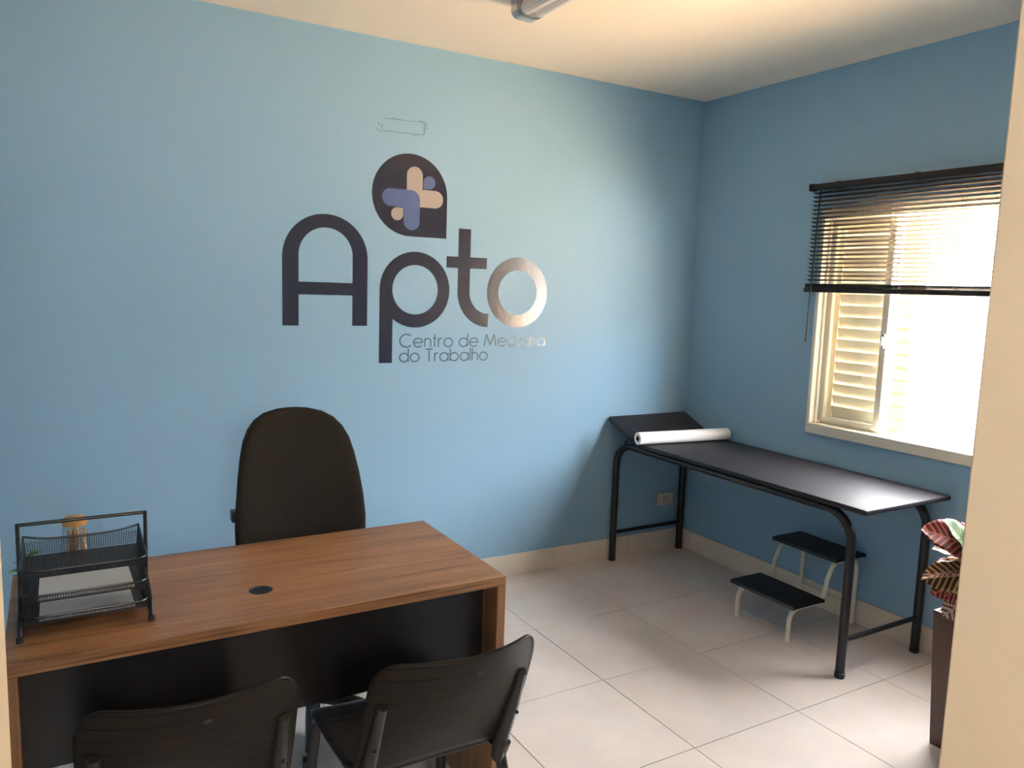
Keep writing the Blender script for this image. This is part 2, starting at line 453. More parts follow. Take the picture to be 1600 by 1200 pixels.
# ------------------------------------------------------------------ venetian blind
bl = thing('venetian_blind', 'dark grey venetian blind half lowered over the window', 'blind', (-.055, -1.475, 0))
BL = .625
hb = bx(-.014, .02, -BL, BL, 2.072, 2.100, bev=.002, seg=1)
obj('head_rail', hb, 'blind', bl)
for s in (-1, 1): obj('end_cap', bx(-.016, .022, s * BL - .012, s * BL + .012, 2.068, 2.103, bev=.002, seg=1), 'blind', bl)
for y in (-.45, .1, .5): obj('bracket', bx(.018, .054, y - .012, y + .012, 2.075, 2.108), 'blind', bl)
sm = None
for k in range(22):
    if sm is None:
        b = new(); tl = math.radians(-17); n = 6; top = []; bot = []
        for i in range(n + 1):
            u = -.0125 + .025 * i / n; c = .0022 * (1 - (u / .0125) ** 2)
            xx, zz = u * math.cos(tl) - c * math.sin(tl), u * math.sin(tl) + c * math.cos(tl)
            top.append((xx, zz + .0004)); bot.append((xx, zz - .0004))
        lp = top + bot[::-1]
        r0 = [b.verts.new((x, -BL + .008, z)) for x, z in lp]; r1 = [b.verts.new((x, BL - .008, z)) for x, z in lp]
        for i in range(len(lp)): b.faces.new((r0[i], r0[(i + 1) % len(lp)], r1[(i + 1) % len(lp)], r1[i]))
        b.faces.new(r0[::-1]); b.faces.new(r1)
        o = obj('slat', b, 'blind', bl); sm = o.data
    else:
        o = bpy.data.objects.new('slat', sm); COL.objects.link(o); o.parent = bl
    o.location = (0, 0, 2.057 - k * .02)
obj('bottom_rail', bx(-.015, .015, -BL, BL, 1.577, 1.599, bev=.005), 'blind', bl)
for k in range(6): obj('gathered_slat', bx(-.0125, .0125, -BL + .006, BL - .006, 1.5992 + k * .0034, 1.6022 + k * .0034, bev=.001, seg=1), 'blind', bl)
for y in (-.50, -.13, .18, .49):
    b = new()
    for x in (-.0135, .0135): tube(b, [(x, y, 2.072), (x, y, 1.58)], .0007, 5)
    for k in range(22): tube(b, [(-.0135, y, 2.055 - k * .02 - .0015), (.0135, y, 2.055 - k * .02 + .0015)], .0005, 4)
    obj('ladder_cord', b, 'cord', bl)
obj('tilt_wand', tube(new(), [(-.022, .56, 2.068), (-.026, .562, 1.9), (-.03, .567, 1.6), (-.03, .572, 1.33)], .0042, 6), 'blind', bl)
obj('wand_hook', tube(new(), [(-.012, .56, 2.075), (-.022, .56, 2.068), (-.022, .56, 2.045)], .0022, 6), 'chrome', bl)

# ------------------------------------------------------------------ wall logo
lg = thing('wall_decal', 'large navy vinyl logo reading Apto with a cross emblem on the blue wall', 'decal', (0, 0, 0))
Y0 = -.0002; TH = .0006
def decal(name, loops, mat, lvl=0, parent=lg, label=None):
    o = obj(name, prism_xz(new(), loops, Y0 - lvl * TH, Y0 - (lvl + 1) * TH), mat, parent)
    if label: o['label'] = label
    return o
circ = lambda cx, cz, r, n=64: [(cx + r * math.cos(2 * PI * i / n), cz + r * math.sin(2 * PI * i / n)) for i in range(n)]
rect = lambda x0, x1, z0, z1: [(x0, z0), (x1, z0), (x1, z1), (x0, z1)]
# letter A: arch outline with the counter and the open foot cut out of it
cxA = -2.2275; ro = .196; ri = .124
outer = [(cxA - ro, 1.351)] + arc(cxA, 1.655, ro, 180, 0, 36) + [(cxA + ro, 1.351), (cxA + ri, 1.351), (cxA + ri, 1.490), (cxA - ri, 1.490), (cxA - ri, 1.351)]
hole = [(cxA - ri, 1.547)] + arc(cxA, 1.667, ri, 180, 0, 30) + [(cxA + ri, 1.547)]
decal('letter_a', [outer, hole], 'vinyl')
pc = (-1.790, 1.5245)
xs = -1.905
zb = pc[1] - math.sqrt(.181 ** 2 - (xs - pc[0]) ** 2)
ang = math.degrees(math.atan2(zb - pc[1], xs - pc[0])) % 360
outer = [(-1.971, 1.174), (xs, 1.174), (xs, zb)] + arc(pc[0], pc[1], .181, ang, 540, 60)[1:]
decal('letter_p', [outer, circ(pc[0], pc[1], .118)], 'vinyl')
st = [(-1.531, 1.83), (-1.531, 1.60)] + arc(-1.388, 1.523, .143, 180, 270, 20)
lp = ribbon_loop(st, .067)
o = decal('letter_t', [lp], 'vinyl')
bm = bmesh.new(); bm.from_mesh(o.data)
prism_xz(bm, [rect(-1.628, -1.5645, 1.638, 1.693)], Y0, Y0 - TH); prism_xz(bm, [rect(-1.4975, -1.404, 1.638, 1.693)], Y0, Y0 - TH)
bm.to_mesh(o.data); bm.free()
decal('letter_o', [circ(-1.2175, 1.525, .180), circ(-1.2175, 1.525, .115)], 'vinyl')
pin = decal('pin_emblem', [arc(-1.823, 1.967, .191, 0, 270, 60) + [(-1.632, 1.776)]], 'vinyl')
r = .0405
decal('cross_arm', [[(-1.842, 1.916), (-1.695, 1.916)] + arc(-1.695, 1.957, .041, -90, 90, 16) + [(-1.762, 1.998)] + arc(-1.8025, 2.061, .0402, 0, 180, 18)], 'vinyl_cream', 1, pin, 'beige L-shaped half of the cross')
decal('cross_arm', [arc(-1.924, 1.951, .0405, 90, 270, 16) + [(-1.856, 1.9105)] + arc(-1.8155, 1.846, .0405, 180, 360, 18) + arc(-1.82, 1.9465, .045, 0, 90, 10)], 'vinyl_blue', 2, pin, 'blue L-shaped half of the cross')
decal('droplet', [[(-1.757, 2.002)] + arc(-1.727, 2.033, .0305, -90, 180, 24)], 'vinyl_blue', 1, pin, 'blue droplet')
decal('droplet', [[(-1.859, 1.907)] + arc(-1.889, 1.877, .030, 90, 360, 24)], 'vinyl_cream', 1, pin, 'beige droplet')
# tagline in a thin geometric single-stroke hand
def ell(cx, cz, rx, rz, a, b, n=18): return [(cx + rx * math.cos(math.radians(a + (b - a) * i / n)), cz + rz * math.sin(math.radians(a + (b - a) * i / n))) for i in range(n + 1)]
X = .68
def glyph(c):
    R = X / 2
    if c == 'C': return .86, [ell(.5, .5, .5, .5, 48, 312, 26)]
    if c == 'e': return X, [[(0.02, R), (X - .02, R)] , ell(R, R, R, R, 0, 318, 24)]
    if c == 'o': return X, [ell(R, R, R, R, 0, 360, 28)]
    if c == 'c': return .60, [ell(R, R, R, R, 48, 312, 20)]
    if c == 'd': return X, [ell(R, R, R, R, 0, 360, 28), [(X, 0), (X, 1.05)]]
    if c == 'a': return X, [ell(R, R, R, R, 0, 360, 28), [(X, 0), (X, X)]]
    if c == 'b': return X, [ell(R, R, R, R, 0, 360, 28), [(0, 0), (0, 1.05)]]
    if c == 'n': return .46, [[(0, 0), (0, X)], ell(.23, X - .25, .23, .25, 180, 0, 14) + [(.46, 0)]]
    if c == 'h': return .46, [[(0, 0), (0, 1.05)], ell(.23, X - .25, .23, .25, 180, 0, 14) + [(.46, 0)]]
    if c == 'r': return .26, [[(0, 0), (0, X)], ell(.26, X - .26, .26, .26, 180, 90, 8)]
    if c == 't': return .26, [[(.13, 0), (.13, 1.0)], [(0, X), (.26, X)]]
    if c == 'i': return 0, [[(0, 0), (0, X)], [(0, .90), (0, .98)]]
    if c == 'l': return 0, [[(0, 0), (0, 1.05)]]
    if c == 'T': return .56, [[(0, 1), (.56, 1)], [(.28, 0), (.28, 1)]]
    if c == 'M': return .98, [[(0, 0), (.17, 1), (.49, .1), (.81, 1), (.98, 0)]]
def write(text, x0, x1, zb, cap):
    letters = []; x = 0
    for c in text:
        if c == ' ': x += .36; continue
        wd, ss = glyph(c)
        letters.append([[(x + p, q) for p, q in st_] for st_ in ss])
        x += wd + .17
    sx = (x1 - x0) / (x - .17)
    for strokes in letters:
        bm = new()
        for k, st_ in enumerate(strokes):
            pts = [(x0 + p * sx, zb + q * cap) for p, q in st_]
            for sg in ([pts] if len(pts) != 5 else [pts[i:i + 2] for i in range(4)]):
                lo = ribbon_loop(sg, .0062); n = len(sg); N = len(lo)
                a = [bm.verts.new((p, Y0, q)) for p, q in lo]; b = [bm.verts.new((p, Y0 - TH - .00002 * k, q)) for p, q in lo]
                for i in range(n - 1): bm.faces.new((b[i], b[i + 1], b[N - 2 - i], b[N - 1 - i]))
                for i in range(N): bm.faces.new((a[i], a[(i + 1) % N], b[(i + 1) % N], b[i]))
        obj('tagline_letter', bm, 'tagline', lg)
write('Centro de Medicina', -1.866, -1.040, 1.249, .062)
write('do Trabalho', -1.866, -1.386, 1.178, .060)
# traced outline left above the logo
b = new()
for pts, wd in (([(-1.966, 2.302), (-1.90, 2.303), (-1.762, 2.307)], .0022), ([(-1.762, 2.307), (-1.758, 2.302), (-1.759, 2.256), (-1.763, 2.250)], .0045),
                ([(-1.763, 2.250), (-1.968, 2.246)], .0028), ([(-1.969, 2.256), (-1.969, 2.274)], .0035), ([(-1.984, 2.266), (-1.984, 2.28)], .003),
                ([(-1.996, 2.256), (-1.990, 2.248), (-1.975, 2.240)], .003), ([(-1.79, 2.312), (-1.755, 2.310), (-1.747, 2.302), (-1.746, 2.282), (-1.752, 2.276)], .003),
                ([(-1.925, 2.306), (-1.90, 2.307), (-1.87, 2.304)], .0025), ([(-1.82, 2.243), (-1.79, 2.244)], .0018)):
    prism_xz(b, [ribbon_loop(pts, wd)], Y0, Y0 - .0004)
tag(obj('traced_outline', b, 'scrape'), 'faint rounded rectangle outline traced on the wall above the logo', 'wall mark')

# ------------------------------------------------------------------ wall outlet
ot = thing('wall_outlet', 'beige horizontal wall outlet low on the blue wall behind the couch legs', 'outlet', (-.133, 0, .31))
obj('plate', bx(-.062, .062, -.008, 0, -.038, .038, bev=.003), 'plate', ot)
obj('inner_frame', bx(-.046, .046, -.0095, -.008, -.026, .026, bev=.0006, seg=1), 'plate', ot)
for cx in (-.014, .014):
    so = obj('socket_module', bx(cx - .012, cx + .012, -.0125, -.0095, -.021, .021, bev=.001, seg=1), 'plate', ot)
    obj('socket_hole', bx(cx - .002, cx + .002, -.0129, -.0124, -.010, .010), 'dark', so)

# ------------------------------------------------------------------ ceiling fixture
cl = thing('ceiling_light', 'tubular ceiling light with chrome end cap at the top of the photo', 'ceiling light', (-1.668, -1.350, H))
obj('base_channel', bx(-.035, .035, -.60, .60, -.022, 0, bev=.003), 'lampwhite', cl)
for s in (-1, 1):
    pr = [(-.058, 0), (.058, 0), (.058, -.035)] + [(.023 + .035 * math.cos(a), -.035 + .03 * math.sin(a)) for a in [-i * PI / 12 for i in range(1, 7)]] + [(-.023 + .035 * math.cos(a), -.035 + .03 * math.sin(a)) for a in [-PI / 2 - i * PI / 12 for i in range(0, 7)]]
    b = prism_xz(new(), [pr], s * .545, s * .615)
    e = obj('end_cap', b, 'satin', cl)
    for k in range(2): obj('groove_ring', prism_xz(new(), [[(x * 1.012, z * 1.012) for x, z in pr]], s * (.556 + .010 * k) - .0010, s * (.556 + .010 * k) + .0010), 'dark', e)
for s in (-1, 1):
    b = new(); n = 30
    ring = [(.026 + .0012 * (i % 2)) for i in range(n)]
    r0, r1 = [[b.verts.new((s * .028 + ring[i] * math.cos(2 * PI * i / n), y, -.036 + ring[i] * math.sin(2 * PI * i / n))) for i in range(n)] for y in (-.545, .545)]
    for i in range(n): b.faces.new((r0[i], r0[(i + 1) % n], r1[(i + 1) % n], r1[i]))
    b.faces.new(r0[::-1]); b.faces.new(r1)
    obj('prismatic_tube', b, 'lens', cl)

# ------------------------------------------------------------------ desk
DXL, DXR, DYF, DYN, DH = -3.416, -2.213, -1.088, -1.668, .74
dk = thing('desk', 'walnut laminate desk with black front panel and a round cable grommet', 'desk', ((DXL + DXR) / 2, (DYF + DYN) / 2, 0))
hx, hy = (DXR - DXL) / 2, (DYF - DYN) / 2
obj('desktop', bx(-hx, hx, -hy, hy, DH - .027, DH, bev=.0015, seg=1), 'wood_x', dk)
for s in (-1, 1):
    obj('side_panel', bx(s * hx - (.027 if s > 0 else 0), s * hx + (.027 if s < 0 else 0), -hy, hy, .006, DH - .0275, bev=.0012, seg=1), 'wood_z', dk)
    for yy in (-hy + .06, hy - .06): obj('foot', lathe(new(), [(0, 0), (.012, 0), (.012, .006), (0, .006)], 12, (s * (hx - .0135), yy, 0)), 'black_plastic', dk)
obj('front_panel', bx(-hx + .027, hx - .027, -hy + .085, -hy + .103, .445, DH - .0275), 'panel_black', dk)
g = obj('grommet', lathe(new(), [(0, DH), (.0305, DH), (.0305, DH + .0006), (.029, DH + .001), (.024, DH + .001), (.0235, DH + .0004), (0, DH + .0004)], 36, (-2.850 + 2.8145, -1.476 + 1.378, 0)), 'black_plastic', dk, smooth=True)

# ------------------------------------------------------------------ office chair
oc = thing('office_chair', 'black fabric office chair with tall rounded back behind the desk', 'chair', (-2.555, -.93, 0))
prof = [(.52, .17), (.535, .205), (.56, .222), (.63, .231), (.70, .232), (.78, .226), (.86, .216), (.93, .204), (.985, .190), (1.025, .170), (1.055, .143), (1.075, .108), (1.087, .06), (1.091, .02)]
b = new(); rings = []; n = 36
for z, hw in prof:
    yc = .165 + .095 * ((z - .52) / .57) - .03 * math.sin((z - .52) / .57 * PI)
    th = .036 * min(1, (hw / .10) ** .6)
    ring = []
    for k in range(n):
        a = 2 * PI * k / n; c, s = math.cos(a), math.sin(a)
        ex = .55
        xx = hw * math.copysign(abs(c) ** ex, c); yy = th * math.copysign(abs(s) ** ex, s)
        ring.append(b.verts.new((xx, yc + yy - .045 * (xx / .23) ** 2 , z)))
    rings.append(ring)
for p, q in zip(rings, rings[1:]):
    for k in range(n): b.faces.new((p[k], p[(k + 1) % n], q[(k + 1) % n], q[k]))
b.faces.new(rings[0][::-1]); b.faces.new(rings[-1])
o = obj('backrest', b, 'fabric', oc, smooth=True)
b = new(); rings = []
for z, k in ((.440, .90), (.452, .98), (.475, 1.0), (.495, .97), (.505, .85), (.507, .5)):
    rings.append([b.verts.new((.235 * k * math.copysign(abs(math.cos(2 * PI * i / 40)) ** .5, math.cos(2 * PI * i / 40)), -.045 + .215 * k * math.copysign(abs(math.sin(2 * PI * i / 40)) ** .5, math.sin(2 * PI * i / 40)), z)) for i in range(40)])
for p, q in zip(rings, rings[1:]):
    for i in range(40): b.faces.new((p[i], p[(i + 1) % 40], q[(i + 1) % 40], q[i]))
b.faces.new(rings[0][::-1]); b.faces.new(rings[-1])
obj('seat', b, 'fabric', oc, smooth=True)
obj('back_bar', tube(new(), fillet([(0, -.02, .425), (0, .245, .425), (0, .262, .62), (0, .27, .75)], .07), .02, 8, flat=(1.6, .5)), 'black_plastic', oc, smooth=True)
obj('back_knob', bx(-.236, -.218, .15, .19, .715, .755, bev=.004), 'black_plastic', oc)
obj('mechanism', bx(-.08, .08, -.11, .07, .405, .442, bev=.008), 'black_plastic', oc)
obj('gas_column', lathe(new(), [(.014, .42), (.014, .30), (.026, .295), (.026, .11), (0, .11)], 18, (0, -.02, 0)), 'black_plastic', oc, smooth=True)
for k in range(5):
    a = PI / 2 + k * 2 * PI / 5 + .3; c, s = math.cos(a), math.sin(a)
    lg_ = obj('base_arm', tube(new(), [(0, -.02, .115), (.14 * c, -.02 + .14 * s, .105), (.27 * c, -.02 + .27 * s, .075)], [.026, .022, .015], 8), 'black_plastic', oc, smooth=True)
    cw = new()
    for d in (-.014, .014):
        px, py = .27 * c - d * s, -.02 + .27 * s + d * c
        tube(cw, [(px + .008 * s, py - .008 * c, .026), (px - .008 * s, py + .008 * c, .026)], .026, 16)
    tube(cw, [(.27 * c, -.02 + .27 * s, .02), (.27 * c, -.02 + .27 * s, .08)], .006, 8)
    obj('caster', cw, 'black_plastic', lg_)

# ------------------------------------------------------------------ visitor chairs
def visitor_chair(label, loc, rz):
    t = thing('visitor_chair', label, 'chair', loc, rz, 'black plastic visitor chairs in front of the desk')
    def back(u, v):
        a = 2 * u - 1
        tt = max(0, (v - .74) / .26); hw = .206 - .055 * (1 - math.sqrt(max(0, 1 - tt ** 2.3)))
        bt = max(0, (.14 - v) / .14); hw -= .02 * bt ** 2
        z = .425 + .337 * v + .022 * (1 - v) * (1 - a * a)
        y = -.180 - .128 * v - (.026 + .044 * v) * (1 - (a * hw / .206) ** 2) - .010 * math.sin(v * PI)
        return (a * hw, y, z)
    o = obj('backrest', grid_surface(new(), lambda u, v: back(u, 1 - (1 - v) ** 1.7), 32, 34), 'chair_back', t, smooth=True); solid(o, .008, 0)
    def seat(u, v):
        a = 2 * u - 1; y = -.185 + .375 * v
        hw = .195 + .012 * v - .03 * max(0, (v - .85) / .15) ** 2 - .055 * max(0, (.22 - v) / .22) ** 2
        z = .425 + .008 * a * a - .010 * math.sin(v * PI) - .03 * max(0, (v - .8) / .2) ** 2 + .012 * max(0, (.2 - v) / .2)
        return (a * hw, y, z)
    o = obj('seat', grid_surface(new(), seat, 20, 24), 'chair_seat', t, smooth=True); solid(o, .010, -1)
    for s in (-1, 1):
        pts = [(s * .174, -.192, .375), (s * .176, -.206, .44), (s * .176, -.254, .56), (s * .174, -.293, .655)]
        o = obj('back_sleeve', tube(new(), pts, [.020, .024, .023, .018], 10, flat=(1.0, .7)), 'black_plastic', t, smooth=True)
        obj('sleeve_screw', lathe(new(), [(0, .006), (.004, .005), (.005, 0), (0, 0)], 10, (0, 0, 0)), 'tube_black', o).matrix_local = Matrix.Translation((s * .181, -.268, .535)) @ Matrix.Rotation(math.radians(105), 4, 'X')
        obj('leg', tube(new(), fillet([(s * .180, -.222, .43), (s * .180, -.20, .385), (s * .228, -.265, .0)], .03), .0125, 10, flat=(1.25, .8)), 'tube_black', t, smooth=True)
        obj('leg', tube(new(), fillet([(s * .180, .10, .402), (s * .182, .155, .395), (s * .212, .205, .0)], .04), .0125, 10, flat=(1.25, .8)), 'tube_black', t, smooth=True)
        obj('seat_rail', tube(new(), [(s * .180, -.21, .402), (s * .180, .12, .402)], .0115, 10), 'tube_black', t, smooth=True)
    obj('cross_bar', tube(new(), [(-.18, .06, .392), (.18, .06, .392)], .011, 10), 'tube_black', t, smooth=True)
    obj('cross_bar', tube(new(), [(-.18, -.13, .392), (.18, -.13, .392)], .011, 10), 'tube_black', t, smooth=True)
    p = Matrix.Translation((0.02, -.3775, .722)) @ Matrix.Rotation(math.radians(112), 4, 'X')
    e = obj('embossed_mark', lathe(new(), [(.0075, 0), (.0075, .0012), (.0055, .0012), (.0055, .0004), (.003, .0004), (.0022, .0014), (0, .0014)], 16), 'black_plastic', t)
    e.matrix_local = p
    return t
visitor_chair('black plastic chair in front of the desk with its slotted seat in view', (-2.543, -1.722, 0), 0)
visitor_chair('black plastic chair at the bottom left, cut off by the photo edge', (-3.072, -1.655, 0), math.radians(-3))

# ------------------------------------------------------------------ examination couch
ct = thing('examination_couch', 'black vinyl examination couch on tubular legs under the window', 'couch', (-.31, -.81, 0))
def W(x, y, z): return (x + .31, y + .81, z)
PX0, PX1 = -.595, -.022
def padbox(x0, x1, y0, y1, z0, z1): 
    a = W(x0, y0, z0); c = W(x1, y1, z1); return bx(a[0], c[0], a[1], c[1], a[2], c[2], bev=.006, seg=3)
obj('pad', padbox(PX0, PX1, -1.662, -.245, .713, .735), 'vinyl_pad', ct, smooth=True)
# headrest tilts up towards the wall
b = bx(-(PX1 - PX0) / 2, (PX1 - PX0) / 2, 0, .254, -.011, .011, bev=.006, seg=3)
hd = obj('headrest', b, 'vinyl_pad', ct, smooth=True)
hd.location = W((PX0 + PX1) / 2, -.243, .731); hd.rotation_euler = (math.radians(24), 0, 0)
for x in (-.546, -.036):
    pts = fillet([W(x, -.043, 0), W(x, -.043, .69), W(x, -1.576, .69), W(x, -1.576, 0)], .125, 10)
    o = obj('side_frame', tube(new(), pts, .019, 14), 'tube_black', ct, smooth=True)
    for y in (-.043, -1.576): obj('foot_cap', lathe(new(), [(0, 0), (.020, 0), (.021, .003), (.021, .022), (.019, .023)], 14, W(x, y, 0)), 'black_plastic', o)
for y, z in ((-.043, .165), (-1.576, .16)):
    obj('cross_bar', tube(new(), [W(-.546, y, z), W(-.036, y, z)], .011, 10), 'tube_black', ct, smooth=True)
for y in (-.30, -.85, -1.42):
    obj('deck_bar', tube(new(), [W(-.546, y, .697), W(-.036, y, .697)], .012, 8), 'tube_black', ct, smooth=True)
for x in (-.528, -.06):
    obj('headrest_support', tube(new(), fillet([W(x, -.15, .765), W(x, -.085, .70), W(x, -.085, .66), W(x, -.18, .683)], .04), .005, 8), 'tube_black', ct, smooth=True)

# paper roll across the couch
a = Vector((-.617, -.300, .7695)); c = Vector((-.028, -.372, .7695))
rl = thing('paper_roll', 'white paper roll lying across the couch at the headrest hinge', 'paper roll', (a + c) / 2, math.atan2(c.y - a.y, c.x - a.x))
hl = (c - a).length / 2
def roll(prof, mat, nm):
    b = new(); lathe(b, prof, 32)
    for v in b.verts: v.co = Vector((v.co.z, v.co.x, v.co.y))
    return obj(nm, b, mat, rl, smooth=True)
roll([(.015, -hl), (.0335, -hl), (.0335, hl), (.015, hl), (.015, -hl)], 'paper', 'sheet_roll')
roll([(.0125, -hl - .0005), (.0149, -hl - .0005), (.0149, hl + .0005), (.0125, hl + .0005), (.0125, -hl - .0005)], 'card', 'core')

# ------------------------------------------------------------------ step stool
ss = thing('step_stool', 'two-step stool with black ribbed treads and cream tube frame under the couch', 'step stool', (-.25, -1.095, 0))
def Q(x, y, z): return (x + .25, y + 1.095, z)
for nm, x0, x1, z in (('tread', -.492, -.288, .18), ('tread', -.218, -.014, .357)):
    p = Q(x0, -1.285, z - .016); q = Q(x1, -.905, z)
    td = obj(nm, bx(p[0], q[0], p[1], q[1], p[2], q[2], bev=.004), 'ribbed', ss)
    for s in (0, 1):
        xx = p[0] if s == 0 else q[0]
        obj('edge_strip', bx(xx - .003, xx + .003, p[1], q[1], p[2] - .003, q[2] - .002, bev=.0015), 'tread', td)
for y in (-.945, -1.250):
    pts = fillet([Q(-.478, y, 0), Q(-.478, y, .152), Q(-.255, y, .152), Q(-.235, y, .25), Q(-.195, y, .329), Q(-.027, y, .329), Q(-.027, y, 0)], .06, 7)
    o = obj('side_frame', tube(new(), pts, .0105, 12), 'tube_cream', ss, smooth=True)
obj('cross_bar', tube(new(), [Q(-.027, -.945, .085), Q(-.027, -1.250, .085)], .007, 10), 'tube_cream', ss, smooth=True)

# ------------------------------------------------------------------ document tray on the desk
dt = thing('document_tray', 'black wire mesh three-tier document tray at the left of the desk', 'document tray', (-3.253, -1.44, DH))
def tier(zr):
    x0, x1, y0, y1 = -.122, .122, -.105, .125
    fl_ = .006; p = .0050; ww = .0013
    zfl = lambda y: zr - .016 - .021 * (y - y0) / (y1 - y0)                      # floor falls towards the back
    ztop = lambda x, y: zr + .012 * max(0, (y - y0) / (y1 - y0)) ** 2 * (abs(x) / x1) ** 4   # raised back corners
    path = [(x0 - fl_, y1 + .004), (x0 - fl_, y0 - .004), (x1 + fl_, y0 - .004), (x1 + fl_, y1 + .004)]
    pts = fillet([(x, y, zr) for x, y in path], .03, 6)
    full = []
    for q, r2 in zip(pts, pts[1:]): full += [q.lerp(r2, k / 6) for k in range(6)]
    full += [Vector((x1 + fl_ - (x1 - x0 + 2 * fl_) * k / 16, y1 + .004, zr)) for k in range(17)]
    for q in full: q.z = ztop(max(-x1, min(x1, q.x)), q.y)
    rim = obj('tray_rim', tube(new(), full, .0027, 8), 'wire', dt, smooth=True)
    b = new()
    def strip(a, c, wv, tv):
        a, c, wv, tv = Vector(a), Vector(c), Vector(wv) * ww / 2, Vector(tv) * .0004
        vs = [b.verts.new(e + s1 * wv + s2 * tv) for e in (a, c) for s1, s2 in ((-1, -1), (1, -1), (1, 1), (-1, 1))]
        for f in ((0, 4, 5, 1), (1, 5, 6, 2), (2, 6, 7, 3), (3, 7, 4, 0)): b.faces.new([vs[i] for i in f])
    n = int((x1 - x0) / p)
    for i in range(n + 1):
        x = x0 + (x1 - x0) * i / n; xf = x * 1.04
        strip((x, y0, zfl(y0)), (x, y1, zfl(y1)), (1, 0, 0), (0, 0, 1))
        strip((x, y0, zfl(y0)), (xf, y0 - .004, zr), (1, 0, 0), (0, 1, 0)); strip((x, y1, zfl(y1)), (xf, y1 + .004, ztop(x, y1)), (1, 0, 0), (0, 1, 0))
    n = int((y1 - y0) / p)
    for i in range(n + 1):
        y = y0 + (y1 - y0) * i / n
        strip((x0, y, zfl(y)), (x1, y, zfl(y)), (0, 1, 0), (0, 0, 1))
        for s, xx in ((-1, x0), (1, x1)): strip((xx, y, zfl(y)), (xx + s * fl_, y, ztop(x1, y)), (0, 1, 0), (1, 0, 0))
    for k in range(1, 9):
        f = k / 9; e = fl_ * f
        if k % 2: strip((x0 - e, y0 - .004 * f, zfl(y0) * (1 - f) + zr * f), (x1 + e, y0 - .004 * f, zfl(y0) * (1 - f) + zr * f), (0, 0, 1), (0, 1, 0))
        strip((x0 - e, y1 + .004 * f, zfl(y1) * (1 - f) + zr * f), (x1 + e, y1 + .004 * f, zfl(y1) * (1 - f) + zr * f), (0, 0, 1), (0, 1, 0))
        for xx in (x0 - e, x1 + e): strip((xx, y0, zfl(y0) * (1 - f) + zr * f), (xx, y1, zfl(y1) * (1 - f) + ztop(x1, y1) * f), (0, 0, 1), (1, 0, 0))
    o = obj('wire_mesh', b, 'wire', rim); o['kind'] = 'stuff'
for zr in (.049, .098, .155): tier(zr)
for s in (-1, 1):
    x = s * .133
    obj('upright', tube(new(), fillet([(x, -.10, .009), (x, -.02, .014), (x, -.006, .05), (x, -.006, .238)], .03), .0055, 10, flat=(.8, 1.2)), 'wire', dt, smooth=True)
    obj('back_foot', tube(new(), fillet([(x, -.006, .03), (x, .03, .012), (x, .10, .008)], .03), .0055, 10), 'wire', dt, smooth=True)
    obj('front_leg', tube(new(), fillet([(x, -.006, .07), (x, -.09, .045), (x, -.118, .007)], .03), .005, 10), 'wire', dt, smooth=True)
    for yy in (-.115, .10): obj('foot_cap', lathe(new(), [(0, 0), (.0075, 0), (.0078, .012), (.004, .015), (0, .015)], 12, (x, yy, 0)), 'black_plastic', dt, smooth=True)
obj('top_bar', tube(new(), [(-.136, -.006, .236), (.136, -.006, .236)], .0042, 10), 'wire', dt, smooth=True)
def sheet(name, label, zr, lines):
    t = thing(name, label, 'paper', (-3.251, -1.545, DH + zr - .016))
    t.rotation_euler = (-math.atan(.021 / .23), 0, 0)
    obj('sheets', bx(-.098, .098, .010, .215, .0008, .004), 'paper', t)
    for (a0, a1, yy, hh) in lines: obj('printed_line', bx(a0, a1, yy, yy + hh, .004, .0043), 'ink', t)
sheet('paper_stack', 'white printed sheets in the lowest tier of the mesh tray', .049, [(-.018, .030, .038, .0016)])
sheet('paper_stack', 'white sheets in the middle tier of the mesh tray', .098, [])
# glass jar of wooden sticks behind the tray
jr = thing('glass_jar', 'clear glass jar with orange lid standing behind the mesh tray', 'jar', (-3.268, -1.205, DH))
obj('jar_body', lathe(new(), [(0, 0), (.038, 0), (.041, .004), (.040, .05), (.034, .11), (.028, .155), (.026, .155), (.032, .11), (.038, .05), (.0385, .006), (0, .005)], 28), 'jar_glass', jr, smooth=True)
obj('lid', lathe(new(), [(0, .155), (.029, .155), (.030, .160), (.029, .170), (.022, .176), (0, .179)], 28), 'lid', jr, smooth=True)
for k in range(14):
    a = k * 2.4; rr = .026 * math.sqrt((k + .5) / 14); sx, sy = rr * math.cos(a), rr * math.sin(a); tx, ty = .006 * math.sin(k * 1.7), .006 * math.cos(k * 2.3)
    b = new(); tube(b, [(sx, sy, .0065), (sx + tx * .5, sy + ty * .5, .07), (sx * .9 + tx * .4, sy * .9 + ty * .4, .138 + .003 * (k % 4))], .0062, 8, flat=(1, .28))
    o = tag(obj('wooden_stick', b, 'stick', None, smooth=True, loc=(-3.268, -1.205, DH)), 'pale wooden stick standing in the glass jar behind the mesh tray', 'stick', 'wooden sticks in the jar')
